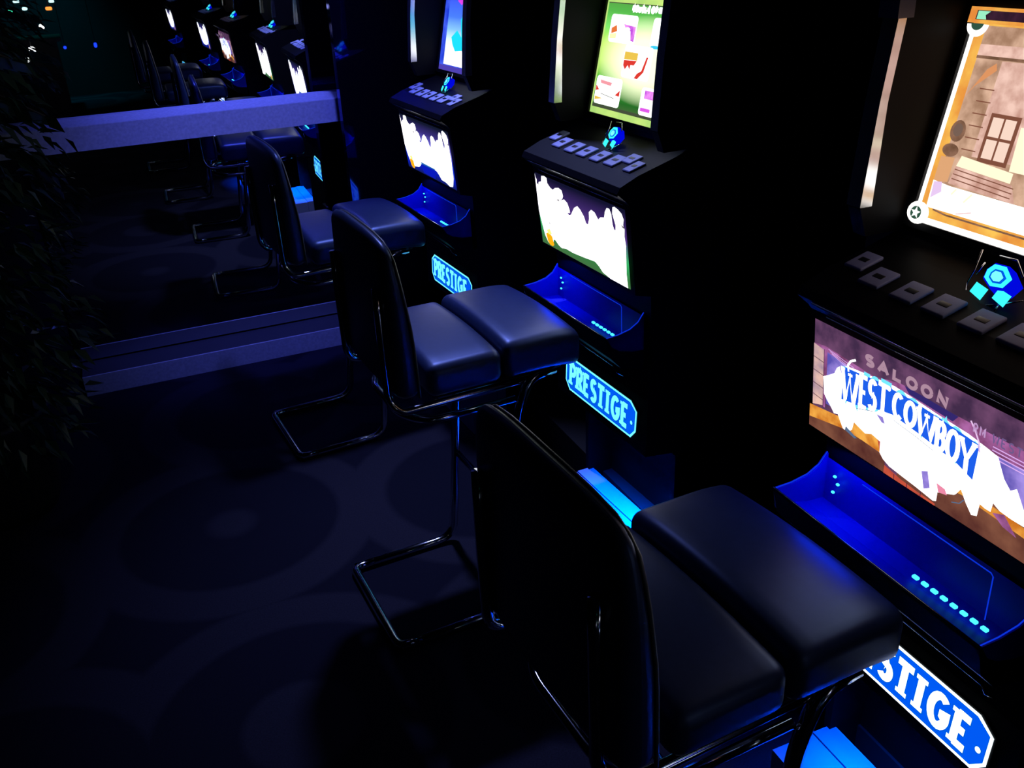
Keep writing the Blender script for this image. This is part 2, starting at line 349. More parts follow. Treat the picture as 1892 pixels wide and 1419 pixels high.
# --- belly glass artworks
def belly_cowboy():
    a = BEL()
    PUR = em('art_dusk_purple', (66,44,74), 1.0, (112,72,108), 26)
    MAU = em('art_mauve', (120,62,104), 1.0, (176,104,168), 34)
    BRK = em('art_stone', (168,140,160), 1.0, (240,196,180), 30)
    SKY = em('art_sky_violet', (92,82,176), 1.0, (176,152,240), 22)
    DK = em('art_dark_line', (70,30,60), 1.0)
    PINK = em('art_pink_line', (226,178,246), 1.0)
    ORA = em('art_orange_plank', (206,116,36), 1.0, (250,178,76), 40)
    BRN = em('art_brown_plank', (86,44,40), 1.0, (136,86,66), 14)
    RED = em('art_red', (214,92,62), 1.0, (180,70,60), 40)
    BLU = em('art_logo_blue', (30,96,236), 1.0)
    GRY = em('art_grey_line', (90,110,140), 1.0)
    CYL = em('art_logo_cyan', (110,220,255), 1.2)
    TXT = em('art_sign_text', (176,140,160), 1.0)
    a.rect(0,0,1,1,PUR)
    a.poly([(.06,.80),(.30,.76),(.42,.82),(.6,.80),(.9,.80),(1,.74),(1,.5),(0,.5),(0,.78)], MAU)
    a.poly([(.44,.82),(.66,.80),(.64,.74),(.46,.77)], em('art_navy', (52,40,110), 1.0))
    a.poly([(0,.78),(.058,.76),(.058,.24),(0,.2)], BRK)
    for v in (.66,.54,.42,.31): a.stroke([(0,v),(.058,v-.015)], .0012, DK)
    a.poly([(.077,.765),(.25,.72),(.30,.5),(.26,.3),(.077,.28)], SKY)
    a.poly([(.78,.66),(1,.70),(1,.30),(.80,.3)], SKY)
    a.stroke([(.067,.78),(.068,.24)], .0058, MAU); a.stroke([(.063,.78),(.064,.24)], .0012, DK)
    for k in range(3): a.stroke([(.085+.01*k,.79-.012*k+.012),(.215,.745-.022*k+.012)], .0011, PINK)
    for k in range(4): a.stroke([(.80,.735-.026*k),(1,.74-.026*k)], .0016, PINK)
    a.poly([(0,.21),(.142,.25),(.30,.30),(.36,.29),(.40,.15),(.28,.165),(.187,.165),(0,.085)], ORA)
    a.poly([(0,.088),(.187,.167),(.283,.167),(.386,.15),(.40,0),(0,0)], BRN)
    a.poly([(.45,0),(.45,.12),(.60,.12),(.66,.30),(1,.34),(1,0)], BRN)
    a.poly([(.39,0),(.393,.075),(.47,.04),(.54,.025),(.62,.02),(.62,0)], RED)
    for u in (.44,.50,.56): a.stroke([(u,0),(u,.05)], .0012, DK)
    a.poly([(.60,.2),(.72,.24),(.84,.22),(.95,.20),(1,.20),(1,.27),(.60,.34)], ORA)
    a.poly([(.355,.30),(.40,.3),(.41,.15),(.375,.15)], RED)
    white = [(.079,.556),(.11,.60),(.135,.64),(.147,.70),(.16,.725),(.172,.66),(.19,.70),(.19,.76),(.24,.775),(.42,.81),(.50,.795),(.60,.77),(.72,.75),(.79,.72),(.83,.70),
             (.86,.56),(.885,.50),(.905,.54),(.93,.44),(.95,.36),(.945,.29),(.90,.29),(.86,.30),(.835,.33),(.83,.25),(.81,.25),(.79,.26),(.785,.15),(.765,.13),(.74,.2),(.717,.286),(.70,.22),(.694,.206),(.66,.17),(.63,.14),(.628,.06),(.615,.045),(.57,.06),
             (.537,.07),(.475,.085),(.42,.10),(.39,.13),(.372,.17),(.372,.27),(.33,.29),(.30,.26),(.27,.28),(.243,.30),(.235,.22),(.215,.175),(.19,.18),(.178,.22),(.16,.285),(.141,.27),(.125,.31),(.10,.36),(.085,.40)]
    a.poly(white, WHITE)
    a.poly([(.205,.22),(.24,.19),(.262,.17),(.25,.155),(.20,.18)], GRY)
    a.poly([(.56,.24),(.585,.27),(.60,.14),(.575,.10)], SKY); a.poly([(.625,.22),(.66,.21),(.67,.17),(.635,.15)], em('art_rose', (240,140,170), 1.0))
    a.stroke([(.69,.14),(.72,.17),(.735,.22)], .0015, GRY)
    a.poly([(.93,.18),(.88,.30),(.84,.26),(.88,.2)], MAU)
    # arched title with bright blue shadow
    title = [('W',.193,.47,.268,.755),('E',.276,.515,.320,.775),('S',.320,.545,.362,.785),('T',.364,.575,.416,.80),
             ('C',.434,.60,.480,.79),('O',.486,.595,.536,.78),('W',.545,.57,.615,.77),('B',.618,.545,.660,.755),('O',.663,.515,.713,.745),('Y',.716,.46,.77,.735)]
    for ch,x0_,z0_,x1_,z1_ in title:
        a.letter(ch, x0_, z0_, x1_, z1_+.004, .0112, CYL)
    back = [(.19,.47),(.20,.77),(.30,.79),(.415,.815),(.425,.80),(.50,.80),(.62,.775),(.72,.75),(.775,.735),(.765,.44),(.70,.50),(.62,.53),(.54,.56),(.43,.59),(.36,.56),(.28,.50)]
    a.poly(back, BLU)
    for ch,x0_,z0_,x1_,z1_ in title: a.letter(ch, x0_, z0_, x1_, z1_, .0072, WHITE, serif=.0045)
    a.ell(.42,.81,.008,.022,WHITE); a.ell(.553,.795,.008,.022,WHITE)
    a.stroke([(.28,.49),(.36,.55)], .001, GRY); a.stroke([(.45,.575),(.55,.545),(.62,.515)], .001, GRY)
    a.poly([(.375,.545),(.405,.55),(.415,.50),(.40,.50)], SKY)
    # horns and faint painted lettering
    a.stroke([(.236,.775),(.233,.83),(.245,.875),(.268,.905)], .0034, WHITE)
    a.stroke([(.79,.71),(.785,.78),(.765,.86),(.748,.91)], .0026, em('art_horn', (236,196,240), 1.0))
    for i,ch in enumerate('SALOON'):
        c = .333+.062*i; a.letter(ch, c-.022, .925, c+.024, 1.0, .0058, TXT)
    T2 = em('art_faint_text', (190,150,200), 1.0)
    for i,ch in enumerate('RM'): a.letter(ch, .763+.026*i, .85, .781+.026*i, .915, .0024, T2)
    for i,ch in enumerate('WEST'): a.letter(ch, .835+.027*i, .85, .855+.027*i, .915, .002, em('art_fainter_text', (110,90,140), 1.0))
    return a
FLAME_TOP = [(-.0,.99),(.004,.93),(.018,.905),(.012,.86),(.03,.83),(.04,.88),(.075,.905),(.085,.985),(.12,1.0),(.15,.985),(.152,.915),(.185,.87),(.215,.855),(.245,.895),(.288,.918),(.325,.90),
   (.335,.83),(.322,.785),(.285,.745),(.345,.79),(.378,.76),(.398,.68),(.40,.64),(.365,.62),(.385,.60),(.41,.62),(.455,.735),(.495,.78),(.525,.75),(.56,.68),(.578,.60),(.60,.595),(.618,.68),(.622,.77),(.65,.815),(.685,.80),(.718,.725),(.745,.77),(.785,.79),(.797,.87),(.82,.93),(.845,.93),
   (.862,.87),(.866,.75),(.878,.69),(.893,.69),(.898,.75),(.872,.89),(.88,.97),(.90,.985),(.93,.97),(.965,.935),(.982,.87),(.972,.80),(.984,.75),(.978,.66),(.985,.55)]
def belly_flames(kind):
    a = BEL()
    z0, z1 = (FL-.679)*S, (FL-.507)*S
    if kind == 'green':
        base = em_grad('art_green_base', [(0,(70,120,70)),(.10,(60,130,70)),(.32,(60,190,110)),(.6,(92,60,140)),(.8,(60,40,104)),(.97,(20,20,50))], 2, z0, z1, .9)
    else:
        base = em_grad('art_blue_base_'+kind, [(0,(20,30,100)),(.12,(10,30,190)),(.4,(20,50,220)),(.6,(112,104,226)),(.8,(60,50,130)),(.97,(20,26,50))], 2, z0, z1, .9)
    a.rect(0,0,1,1,base)
    if kind == 'green':
        low = [(.97,.19),(.975,0),(.80,0),(.72,.03),(.68,.09),(.64,.125),(.52,.10),(.39,.08),(.30,.085),(.25,.06),(.215,.08),(.175,.13),(.155,.13),(.14,.04),(.10,.02),(.075,.05),(.045,.13),(.02,.30),(.0,.45),(-.0,.75)]
    elif kind == 'blue':
        low = [(.97,.19),(.93,.03),(.87,.01),(.80,.05),(.72,.06),(.68,.13),(.64,.18),(.5,.19),(.33,.20),(.29,.13),(.25,.09),(.215,.08),(.17,.07),(.14,.06),(.10,.05),(.06,.14),(.03,.25),(.0,.42),(0,.75)]
    else:
        low = [(.9,.25),(.8,.12),(.6,.10),(.4,.12),(.2,.2),(.06,.3),(.0,.45),(0,.75)]
    a.poly(FLAME_TOP+low, WHITE)
    a.poly([(.06,.16),(.10,.20),(.14,.16),(.155,.05),(.135,.015),(.10,.02),(.075,.06)], em('art_orange_'+kind, (255,176,20), 1.1))
    a.poly([(.075,.22),(.12,.26),(.14,.2),(.10,.17)], em('art_yellow_'+kind, (255,236,120), 1.4))
    GR = em('art_grey_gap_'+kind, (120,110,120), .9)
    a.poly([(.955,.80),(.985,.785),(.982,.76),(.965,.77)], GR); a.poly([(.25,.745),(.285,.765),(.29,.735)], GR)
    if kind == 'green':
        a.poly([(.12,.36),(.14,.36),(.14,.33)], GR)
    if kind == 'blue':
        a.poly([(.32,.22),(.62,.21),(.62,.19),(.33,.185)], em('art_teal_bar', (40,110,180), 1.0))
        a.poly([(.33,.16),(.62,.165),(.6,.02),(.36,.03)], em('art_deep_blue', (10,26,190), 1.0))
    return a
# --- main screens
def screen_cowboy():
    a = SCR()
    WOOD = em('scr_wood', (168,128,102), 1.0, (226,184,156), 34); WOOD2 = em('scr_wood_pink', (200,150,134), 1.0, (248,206,190), 40)
    CREAM = em('scr_cream', (255,240,206), 1.15); ORG = em('scr_orange', (232,140,60), 1.0, (255,200,90), 20); WH = em('scr_white', (255,252,246), 1.7)
    DKP = em('scr_dark_plum', (44,24,40), 1.0, (64,34,54), 60); GRN = em('scr_badge_green', (48,84,68), 1.0); MINT = em('scr_mint', (150,230,190), 1.1); BR = em('scr_brown_line', (130,80,62), 1.0)
    DKW = em('scr_dark_wood', (112,80,60), 1.0, (150,110,88), 50)
    a.rect(0,0,1,1,ORG)
    a.rect(.0,.0,.018,.93,WH); a.rect(0,0,1,.03,WH)
    a.rect(.06,.085,.95,.925,WOOD)
    a.poly([(.06,.925),(.95,.925),(.95,.80),(.06,.81)], WOOD)
    a.poly([(.06,.845),(.95,.86),(.95,.80),(.06,.795)], WOOD2)
    a.stroke([(.06,.79),(.95,.80)], .004, DKW)
    a.poly([(.06,.60),(.12,.74),(.15,.77),(.16,.74),(.09,.66)], em('scr_beam', (224,150,98), 1.0))
    # house front with window, shutters and step
    a.poly([(.17,.78),(.46,.79),(.46,.36),(.17,.355)], WOOD2)
    for k in range(6): a.stroke([(.12,.38+.055*k),(.18,.38+.055*k)], .0015, BR)
    a.rect(.20,.34,.32,.56,BR)
    for i in range(2):
        for j in range(2): a.rect(.213+.052*i,.36+.098*j,.256+.052*i,.445+.098*j,em('scr_pane_%d%d'%(i,j),(246,214,196),1.05))
    a.poly([(.33,.52),(.42,.53),(.42,.33),(.34,.33)], CREAM)
    a.poly([(.14,.35),(.36,.325),(.36,.28),(.13,.30)], CREAM)
    a.poly([(.13,.30),(.37,.275),(.40,.20),(.12,.215)], WOOD2)
    for k in range(3): a.stroke([(.13,.285-.022*k),(.38,.262-.022*k)], .0014, BR)
    # barrels at the left
    a.ell(.095,.455,.032,.05,DKW); a.ell(.095,.46,.02,.03,em('scr_barrel',(120,96,84),1.0)); a.ell(.09,.365,.035,.03,DKW)
    a.poly([(.06,.33),(.12,.335),(.12,.22),(.06,.21)], em('scr_barrel_orange', (226,168,120), 1.0))
    a.poly([(.06,.215),(.14,.205),(.42,.20),(.95,.20),(.95,.085),(.065,.085)], WH)
    a.poly([(.065,.21),(.10,.215),(.11,.17),(.07,.13)], em('scr_lilac', (226,196,236), 1.1))
    a.stroke([(.17,.20),(.155,.17)], .003, CREAM); a.stroke([(.24,.195),(.215,.15)], .003, CREAM); a.stroke([(.20,.09),(.26,.115)], .0015, em('scr_pale_pink',(240,190,190),1.0))
    a.stroke([(.10,.082),(.16,.072),(.30,.072),(.95,.075)], .0025, DKW)
    # title bar
    a.rect(.0,.93,1,1,ORG); a.rect(.03,.945,.97,.985,DKP)
    a.poly([(.035,.982),(.085,.982),(.068,.965),(.075,.947),(.035,.947)], MINT)
    a.poly(arc(.05,.925,.045,.055,180,360,12), WH); a.poly(arc(.048,.928,.026,.03,180,360,12), GRN)
    a.ell(.045,.048,.05,.055,WH); a.ell(.036,.045,.025,.032,GRN)
    st = []
    for k in range(10):
        rr = 1.0 if k%2==0 else .42; g = math.radians(90+36*k); st.append((.036+.023*rr*math.cos(g),.045+.03*rr*math.sin(g)))
    a.poly(st, MINT if False else WH)
    return a
def screen_cards():
    a = SCR()
    z0,z1 = (FL-.384)*S,(FL-.113)*S
    G = em_grad('scr_green', [(0,(90,110,70)),(.12,(40,110,40)),(.28,(70,190,60)),(.42,(190,245,80)),(.55,(200,250,90)),(.68,(130,240,110)),(.8,(90,190,80)),(1,(90,130,60))], 2, z0, z1, 1.0, spot=(N(1.02,.755,-.26),(.2,.22,.10),(255,255,215)))
    WH = em('card_white', (255,255,255), 1.8); LIME = em('scr_lime', (176,222,120), 1.0, (206,240,130), 14); PU = em('card_purple', (196,80,226), 1.0, (250,150,255), 60)
    RD = em('card_red', (226,60,50), 1.0); YL = em('card_yellow', (240,200,80), 1.0); DK = em('scr_olive', (70,80,60), 1.0); YW = em('scr_pale_yellow', (250,255,170), 1.3); OR = em('card_orange', (236,120,60), 1.0)
    MG = em('card_magenta', (226,90,236), 1.0); BL = em('card_cyan', (60,210,250), 1.0)
    a.rect(0,0,1,1,LIME); a.rect(.018,.05,.982,.86,G); a.rect(.018,.05,.982,.075,DK)
    a.rect(.02,.855,.98,.862,DK)
    title = 'DOUBLE'
    for i,ch in enumerate(title): a.letter(ch, .285+.032*i, .812, .313+.032*i, .842, .0085, WH)
    for i,ch in enumerate('OR'): a.letter(ch, .487+.030*i, .812, .513+.030*i, .842, .0085, WH)
    a.rrect(.555,.805,.67,.85,.004,WH)
    def card(u0,v0,u1,v1,f): a.rrect(u0,v0,u1,v1,.009,WH); f(u0,v0,u1-u0,v1-v0)
    def c1(u,v,w_,h): a.poly([(u+.02*1,v+.5*h),(u+.25*w_,v+.62*h),(u+.3*w_,v+.4*h),(u+.08*w_,v+.3*h)], OR); a.poly([(u+.52*w_,v+.68*h),(u+.97*w_,v+.62*h),(u+.97*w_,v+.10*h),(u+.85*w_,v+.12*h),(u+.80*w_,v+.45*h),(u+.62*w_,v+.5*h)], PU); a.ell(u+.68*w_,v+.5*h,.10*w_,.08*h,WH); a.poly([(u+.05*w_,v+.28*h),(u+.3*w_,v+.34*h),(u+.3*w_,v+.15*h),(u+.06*w_,v+.12*h)], YW)
    def c2(u,v,w_,h):
        a.poly([(u+.02*w_,v+.78*h),(u+.5*w_,v+.78*h),(u+.5*w_,v+.56*h),(u+.02*w_,v+.54*h)], YL); a.poly([(u+.03*w_,v+.52*h),(u+.5*w_,v+.55*h),(u+.42*w_,v+.40*h),(u+.30*w_,v+.40*h),(u+.28*w_,v+.26*h),(u+.2*w_,v+.38*h),(u+.12*w_,v+.24*h),(u+.03*w_,v+.36*h)], RD)
        a.poly([(u+.82*w_,v+.7*h),(u+.88*w_,v+.7*h),(u+.80*w_,v+.25*h),(u+.62*w_,v+.02*h),(u+.50*w_,v+.03*h),(u+.58*w_,v+.18*h),(u+.72*w_,v+.28*h)], RD)
    def c3(u,v,w_,h): a.poly([(u+.15*w_,v+.86*h),(u+.62*w_,v+.82*h),(u+.58*w_,v+.70*h),(u+.18*w_,v+.74*h)], em('card_rose',(250,160,170),1.0)); a.poly([(u+.02*w_,v+.66*h),(u+.16*w_,v+.5*h),(u+.02*w_,v+.45*h)], RD); a.poly([(u+.97*w_,v+.62*h),(u+.80*w_,v+.42*h),(u+.97*w_,v+.40*h)], RD); a.poly([(u+.04*w_,v+.26*h),(u+.35*w_,v+.22*h),(u+.04*w_,v+.12*h)], YL); a.stroke([(u+.25*w_,v+.38*h),(u+.8*w_,v+.3*h)], .0015, DK)
    def c4(u,v,w_,h): a.poly([(u+.12*w_,v+.9*h),(u+.6*w_,v+.9*h),(u+.6*w_,v+.6*h),(u+.12*w_,v+.6*h)], PU); a.rect(u+.06*w_,v+.14*h,u+.4*w_,v+.27*h,MG)
    def c5(u,v,w_,h): a.ell(u+.2*w_,v+.02*h,.16*w_,.06*h,BL)
    card(.09,.565,.375,.775,c1); card(.05,.08,.335,.30,c3); card(.545,.565,.83,.775,c5); card(.555,.075,.84,.28,c4); card(.315,.32,.60,.565,c2)
    return a
def screen_blue(suffix=''):
    a = SCR()
    BD = em('scr_border_blue'+suffix, (30,60,216), 1.0, (70,100,250), 20); IN = em_grad('scr_sky'+suffix, [(0,(255,255,255)),(.25,(230,250,255)),(.4,(130,190,255)),(.55,(70,120,245)),(.75,(60,90,235)),(1,(30,60,220))], 2, (FL-.36)*S, (FL-.12)*S, 1.2)
    CY = em('scr_cyan'+suffix, (30,220,250), 1.1); WH = em('scr_pure_white'+suffix, (255,255,255), 1.8); MG = em('scr_magenta'+suffix, (232,70,244), 1.0); VB = em('scr_violet_band'+suffix, (84,70,190), .9)
    a.rect(0,0,1,1,BD); a.rect(0,0,1,.055,VB); a.rect(.09,.065,.91,.96,IN)
    a.poly([(.10,.07),(.9,.07),(.9,.24),(.5,.20),(.3,.30),(.10,.26)], WH)
    a.poly([(.20,.36),(.30,.44),(.42,.36),(.44,.24),(.30,.22),(.24,.28)], CY); a.poly([(.35,.55),(.42,.66),(.48,.66),(.5,.35),(.42,.3)], CY)
    a.poly([(.22,.95),(.42,.96),(.42,.80),(.34,.70),(.26,.74)], MG); a.poly([(.40,.95),(.6,.95),(.56,.6),(.46,.55),(.43,.72)], WH)
    a.poly([(.6,.5),(.8,.6),(.85,.35),(.62,.25)], CY)
    return a

def sign_art(kind):
    a = SGN()
    bord = {'white':SIGNW,'cyan':SIGNC}[kind]; let = SIGNW if kind == 'white' else SIGNC
    oct_ = lambda d,e: [(.0+d,.78-e*.3),(.075+d*.6,1-e),(.92-d*.6,1-e),(1-d,.80-e*.3),(1-d,.25+e*.3),(.94-d*.6,0+e),(.065+d*.6,0+e),(0+d,.24+e*.3)]
    a.poly(oct_(0,0), bord); a.poly(oct_(.016,.055), SIGNB)
    cx = [.105,.212,.322,.428,.535,.630,.738,.862]
    for ch,c in zip('PRESTIGE',cx):
        hw = {'I':.04,'S':.044,'T':.050,'G':.054}.get(ch,.047)
        a.letter(ch, c-hw, .24, c+hw, .79, .0140, let, serif=.0115)
    a.ell(.955,.45,.014,.055,let,12)
    return a

def slot_machine(loc, rz, label, belly, screen, sign, group, foot=False):
    t = thing('slot_machine', label, 'slot machine', loc, rz, group)
    Y0, Y1 = .548, .966; ya, yb = (Y0-.7)*S, (Y1-.7)*S
    # body
    m = MB()
    body = PX((1.5,-1.5),(1.5,.32),(.965,.32),(.955,-.03),(1.0,-.06),(1.062,-.085),(.985,-.405),(.945,-.418),(.868,-.440),(.826,-.458),(.819,-.470),(.842,-.490),(.848,-.497),(.866,-.690),(.905,-.700),(.912,-.88),(.905,-.95),(.901,-1.09),(1.08,-1.115),(1.08,-1.36),(1.08,-1.5))
    m.prism(body, ya, yb, BLACK); m.build('cabinet', t)
    # deck edge line
    m = MB(); m.tube([N(.822,Y0+.004,-.474), N(.822,Y1-.03,-.474)], .0022, DKCHROME, 6); m.build('deck_trim', t)
    m = MB(); m.tube([N(.8445,.93,-.4975), N(.8445,.565,-.4975)], .0016, DKCHROME, 6); m.build('glass_trim', t)
    # side wings framing the screen with a bright strip on the front edge
    for y0_, y1_ in ((Y0-.012,Y0+.010),(Y1-.012,Y1+.012)):
        m = MB(); m.prism(PX((.918,-.40),(.903,-.36),(.914,-.22),(.930,-.09),(.945,.32),(1.10,.32),(1.10,-.40)), (y0_-.7)*S, (y1_-.7)*S, BLACK); wg = m.build('side_wing', t)
        m = MB(); q0, q1 = (y0_-.7)*S+.003, (y1_-.7)*S-.003
        m.prism(PX((.920,-.357),(.8995,-.357),(.9105,-.22),(.9265,-.09),(.9415,.32),(.955,.32),(.940,-.09),(.924,-.22)), q0-.006, q1+.003, SATIN); m.build('chrome_strip', wg)
        m = MB(); m.box(((.919-1)*S,(y0_-.7)*S-.006,(FL-.118)*S),((.945-1)*S,(y1_-.7)*S+.005,(FL+.0)*S),CLASP); m.build('clasp', wg)
    scr = screen(); 
    m = scr; o = m.build('main_screen', t)
    m = MB(); f,_,_ = frame((1.047,-.113),(.990,-.384),.943,.567)
    for (a,b,c,d) in ((-.03,-.03,0,1.03),(1,-.03,1.03,1.03),(0,-.035,1,0),(0,1,1,1.035)):
        P = [f(a,b,.0),f(c,b,.0),f(c,d,.0),f(a,d,.0)]; Q = [f(a,b,.006),f(c,b,.006),f(c,d,.006),f(a,d,.006)]
        m.add(P+Q, [(4,5,6,7),(0,1,5,4),(1,2,6,5),(2,3,7,6),(3,0,4,7),(3,2,1,0)], MATTE)
    m.build('screen_bezel', t)
    belly().build('belly_glass', t) if not callable(getattr(belly,'build',None)) else None
    # keys on the deck
    for (X,Y,w_,h_) in ((.903,.935,.040,.030),(.884,.885,.040,.034),(.882,.825,.040,.034),(.882,.772,.040,.034),(.882,.715,.040,.034),(.884,.660,.040,.036),(.905,.630,.034,.034),(.885,.590,.04,.026)):
        zt = -.440+(X-.868)*.2857
        m = MB(); cx,cy,cz = N(X,Y,zt+.0018)
        hw, hh = w_*S/2*.62, h_*S/2
        def kt(x,y,z): return (x,y,z+x*.2857)
        m.rbox((cx,cy,cz),(w_*S,h_*S*1.08,.006),.0028,KEY,3,kt); kb = m.build('key', t)
        m = MB(); m.rbox((cx,cy,cz+.0028),(w_*S*.22,h_*S*.5,.0016),.0007,KEYD,2,kt); m.build('key_window', kb)
    # lit crest button in a chrome claw
    kx, ky, kz = .937, .743, -.404
    base = Vector(N(kx,ky,kz)); nr = Vector((-.72,0.15,.68)).normalized(); e1 = Vector((0,-1,0)); e1 = (e1-nr*e1.dot(nr)).normalized(); e2 = nr.cross(e1)
    if e2.z < 0: e2 = -e2
    def HX(sc, off, hole=None): return [base+nr*off+e1*(x*sc)+e2*(y*sc) for x,y in ((-.024,.008),(-.019,.018),(.002,.018),(.024,.003),(.020,-.012),(-.001,-.014),(-.020,-.004))]
    def solid(mb, P, Q, mt):
        n_ = len(P); mb.add(P+Q, [tuple(range(n_-1,-1,-1)), tuple(range(n_,2*n_))]+[(i,(i+1)%n_,(i+1)%n_+n_,i+n_) for i in range(n_)], mt)
    m = MB(); solid(m, HX(1.20,-.008), HX(1.16,.008), CR1); m.add(HX(.98,.0112), [tuple(range(7))], CR2)
    solid(m, HX(.62,.0114), HX(.60,.0120), SIGNB); m.add(HX(.45,.0126), [tuple(range(7))], SIGNC)
    sb = m.build('start_button', t)
    m = MB()
    for sx, sh in ((-.032,.016),(.008,.012)):
        c0 = base+nr*.004+e1*sx+e2*(-.026)
        m.add([c0, c0+e1*.026+e2*(-.008), c0+e1*.030+e2*.008+nr*.004, c0+e1*.004+e2*(.014)+nr*.004], [(0,1,2,3)], CR2)
    m.build('lit_facet', sb)
    m = MB()
    m.tube([base+e1*-.056+e2*.034+nr*.01, base+e1*-.054+e2*.006, base+e1*-.050+e2*-.014], .0014, CHROME, 6)
    m.tube([base+e1*-.050+e2*-.014, base+e1*-.036+e2*-.034, base+e1*-.004+e2*-.040, base+e1*.022+e2*-.030, base+e1*.05+e2*-.016], .0012, CHROME, 6)
    m.tube([base+e1*.022+e2*-.030, base+e1*.022+e2*-.046], .0012, CHROME, 6)
    m.tube([base+e1*-.02+e2*.030+nr*.012, base+e1*.010+e2*.030+nr*.012, base+e1*.036+e2*.010+nr*.012], .0014, CHROME, 6)
    m.tube([base+e1*-.034+e2*.016+nr*.012, base+e1*-.034+e2*-.004+nr*.012], .0012, CHROME, 6)
    m.build('chrome_claw', sb)
    # coin tray: blue lit trough with lip, end cheeks and a clear panel
    TY0, TY1 = .570, .962
    m = MB(); t0, t1 = (TY0-.7)*S, (TY1-.7)*S
    m.prism(PX((.812,-.786),(.808,-.784),(.808,-.789),(.820,-.832),(.848,-.862),(.905,-.874),(.905,-.828),(.870,-.826),(.842,-.818),(.824,-.806)), t0, t1, BLACK)
    tr = m.build('coin_tray', t)
    inner = [(.8135,-.7865),(.8255,-.8055),(.8435,-.8168),(.871,-.8245),(.9035,-.826),(.9035,-.752)]
    m = MB(); q = PX(*inner); n_ = len(q); m.add([(x,t0+.004,z) for x,z in q]+[(x,t1-.004,z) for x,z in q], [(i,i+1,n_+i+1,n_+i) for i in range(n_-1)], ACRYL); m.build('tray_lining', tr)
    for yy in (TY0, TY1-.006):
        m = MB(); m.prism(PX((.808,-.784),(.840,-.7825),(.870,-.776),(.890,-.764),(.904,-.745),(.9045,-.83),(.871,-.828),(.843,-.820),(.824,-.808)), (yy-.7)*S, (yy+.006-.7)*S, ACRYL); m.build('tray_cheek', tr)
        m = MB(); m.tube([N(.808,yy+.003,-.784),N(.840,yy+.003,-.7818),N(.870,yy+.003,-.775),N(.890,yy+.003,-.763),N(.904,yy+.003,-.744)], .0011, EDGE, 6); m.build('cheek_edge', tr)
    m = MB(); m.tube([N(.809,TY0,-.784),N(.809,TY1,-.784)], .0018, DKCHROME, 6); m.build('tray_lip', tr)
    m = MB(); m.tube([N(.828,.80,-.851),N(.828,TY0+.002,-.851),N(.836,TY0,-.868),N(.850,TY0-.004,-.878)], .0016, CHROME, 6); m.build('lower_lip', tr)
    m = MB(); m.tube([N(.812,TY1-.001,-.795),N(.818,TY1,-.822),N(.836,TY1,-.842)], .0026, CHROME, 6); m.build('corner_trim', tr)
    m = MB(); f2 = (.882,-.742), (.882,-.815)
    m.tube([N(.884,.86,-.7425),N(.883,.632,-.7425),N(.883,.628,-.746),N(.883,.626,-.812)], .0009, EDGE, 6); m.build('clear_panel_edge', tr)
    for k in range(8):
        m = MB(); yy = .732-.0165*k; p = N(.8735,yy,-.8165); m.rbox(p,(.007,.011,.005),.002,LEDC,2); m.build('tray_light_and_glint', tr)
    for p in ((.8975,.930,-.772),(.8975,.922,-.782),(.8975,.93,-.80)):
        m = MB(); m.rbox(N(*p),(.005,.006,.004),.0018,LEDC,2); m.build('tray_light_and_glint', tr)  # glowing specks standing in for LED reflections at the far end
    ld = bpy.data.lights.new('tray_lamp','AREA'); ld.shape = 'RECTANGLE'; ld.size = .03; ld.size_y = .14; ld.energy = .30; ld.color = (.0,.03,1.0)
    lo = bpy.data.objects.new('tray_lamp', ld); link(lo, tr); lo.location = N(.885,.885,-.712); lo.rotation_euler = (math.radians(-12), math.radians(12), 0)
    # illuminated name plate
    m = MB(); f,_,_ = frame((.904,-.974),(.899,-1.066),.917,.587)
    oc = [(-.01,.80),(.07,1.03),(.93,1.03),(1.01,.82),(1.01,.22),(.945,-.03),(.06,-.03),(-.01,.22)]
    solid(m, [Vector(f(u,v,-.006)) for u,v in oc][::-1], [Vector(f(u,v,-.0008)) for u,v in oc][::-1], MATTE); sp_ = m.build('sign_plate', t)
    sign_art(sign).build('lit_lettering', sp_)
    # recessed foot with a step lit from the underside of the sign box
    m = MB(); m.box(N(.862,Y0+.005,-1.5),N(.952,Y1-.008,-1.365),STEP); st = m.build('foot_step', t)
    for yy in (Y0, Y1-.016):
        m = MB(); m.box(N(.985,yy,-1.5),N(1.09,yy+.016,-1.112),RECESS_DARK); m.build('recess_cheek', t)
    m = MB(); m.box(N(1.06,Y0+.017,-1.5),N(1.079,Y1-.017,-1.116),RECESS_DARK); m.build('recess_back', t)  # added dark sheet holding the recess black beside the foot lamp
    m = MB()
    m = MB(); m.box(N(.9535,Y0+.005,-1.5),N(1.0,Y1-.008,-1.362),STEP); m.build('step_plate', st)
    if foot: m = MB(); m.box(N(.935,.60,-1.108),N(.955,.66,-1.100),LEDBLUE); m.build('underside_light', t)
    for yy, ln, e_ in (((.745,.30,6.5),(.640,.07,6.0)) if foot else ()):
        ld = bpy.data.lights.new('foot_lamp','AREA'); ld.shape = 'RECTANGLE'; ld.size = .02; ld.size_y = ln*S; ld.energy = e_; ld.color = (.0,.09,1.0); ld.spread = math.radians(70)
        lo = bpy.data.objects.new('foot_lamp', ld); link(lo, t); lo.location = N(.940,yy,-1.112)
    return t

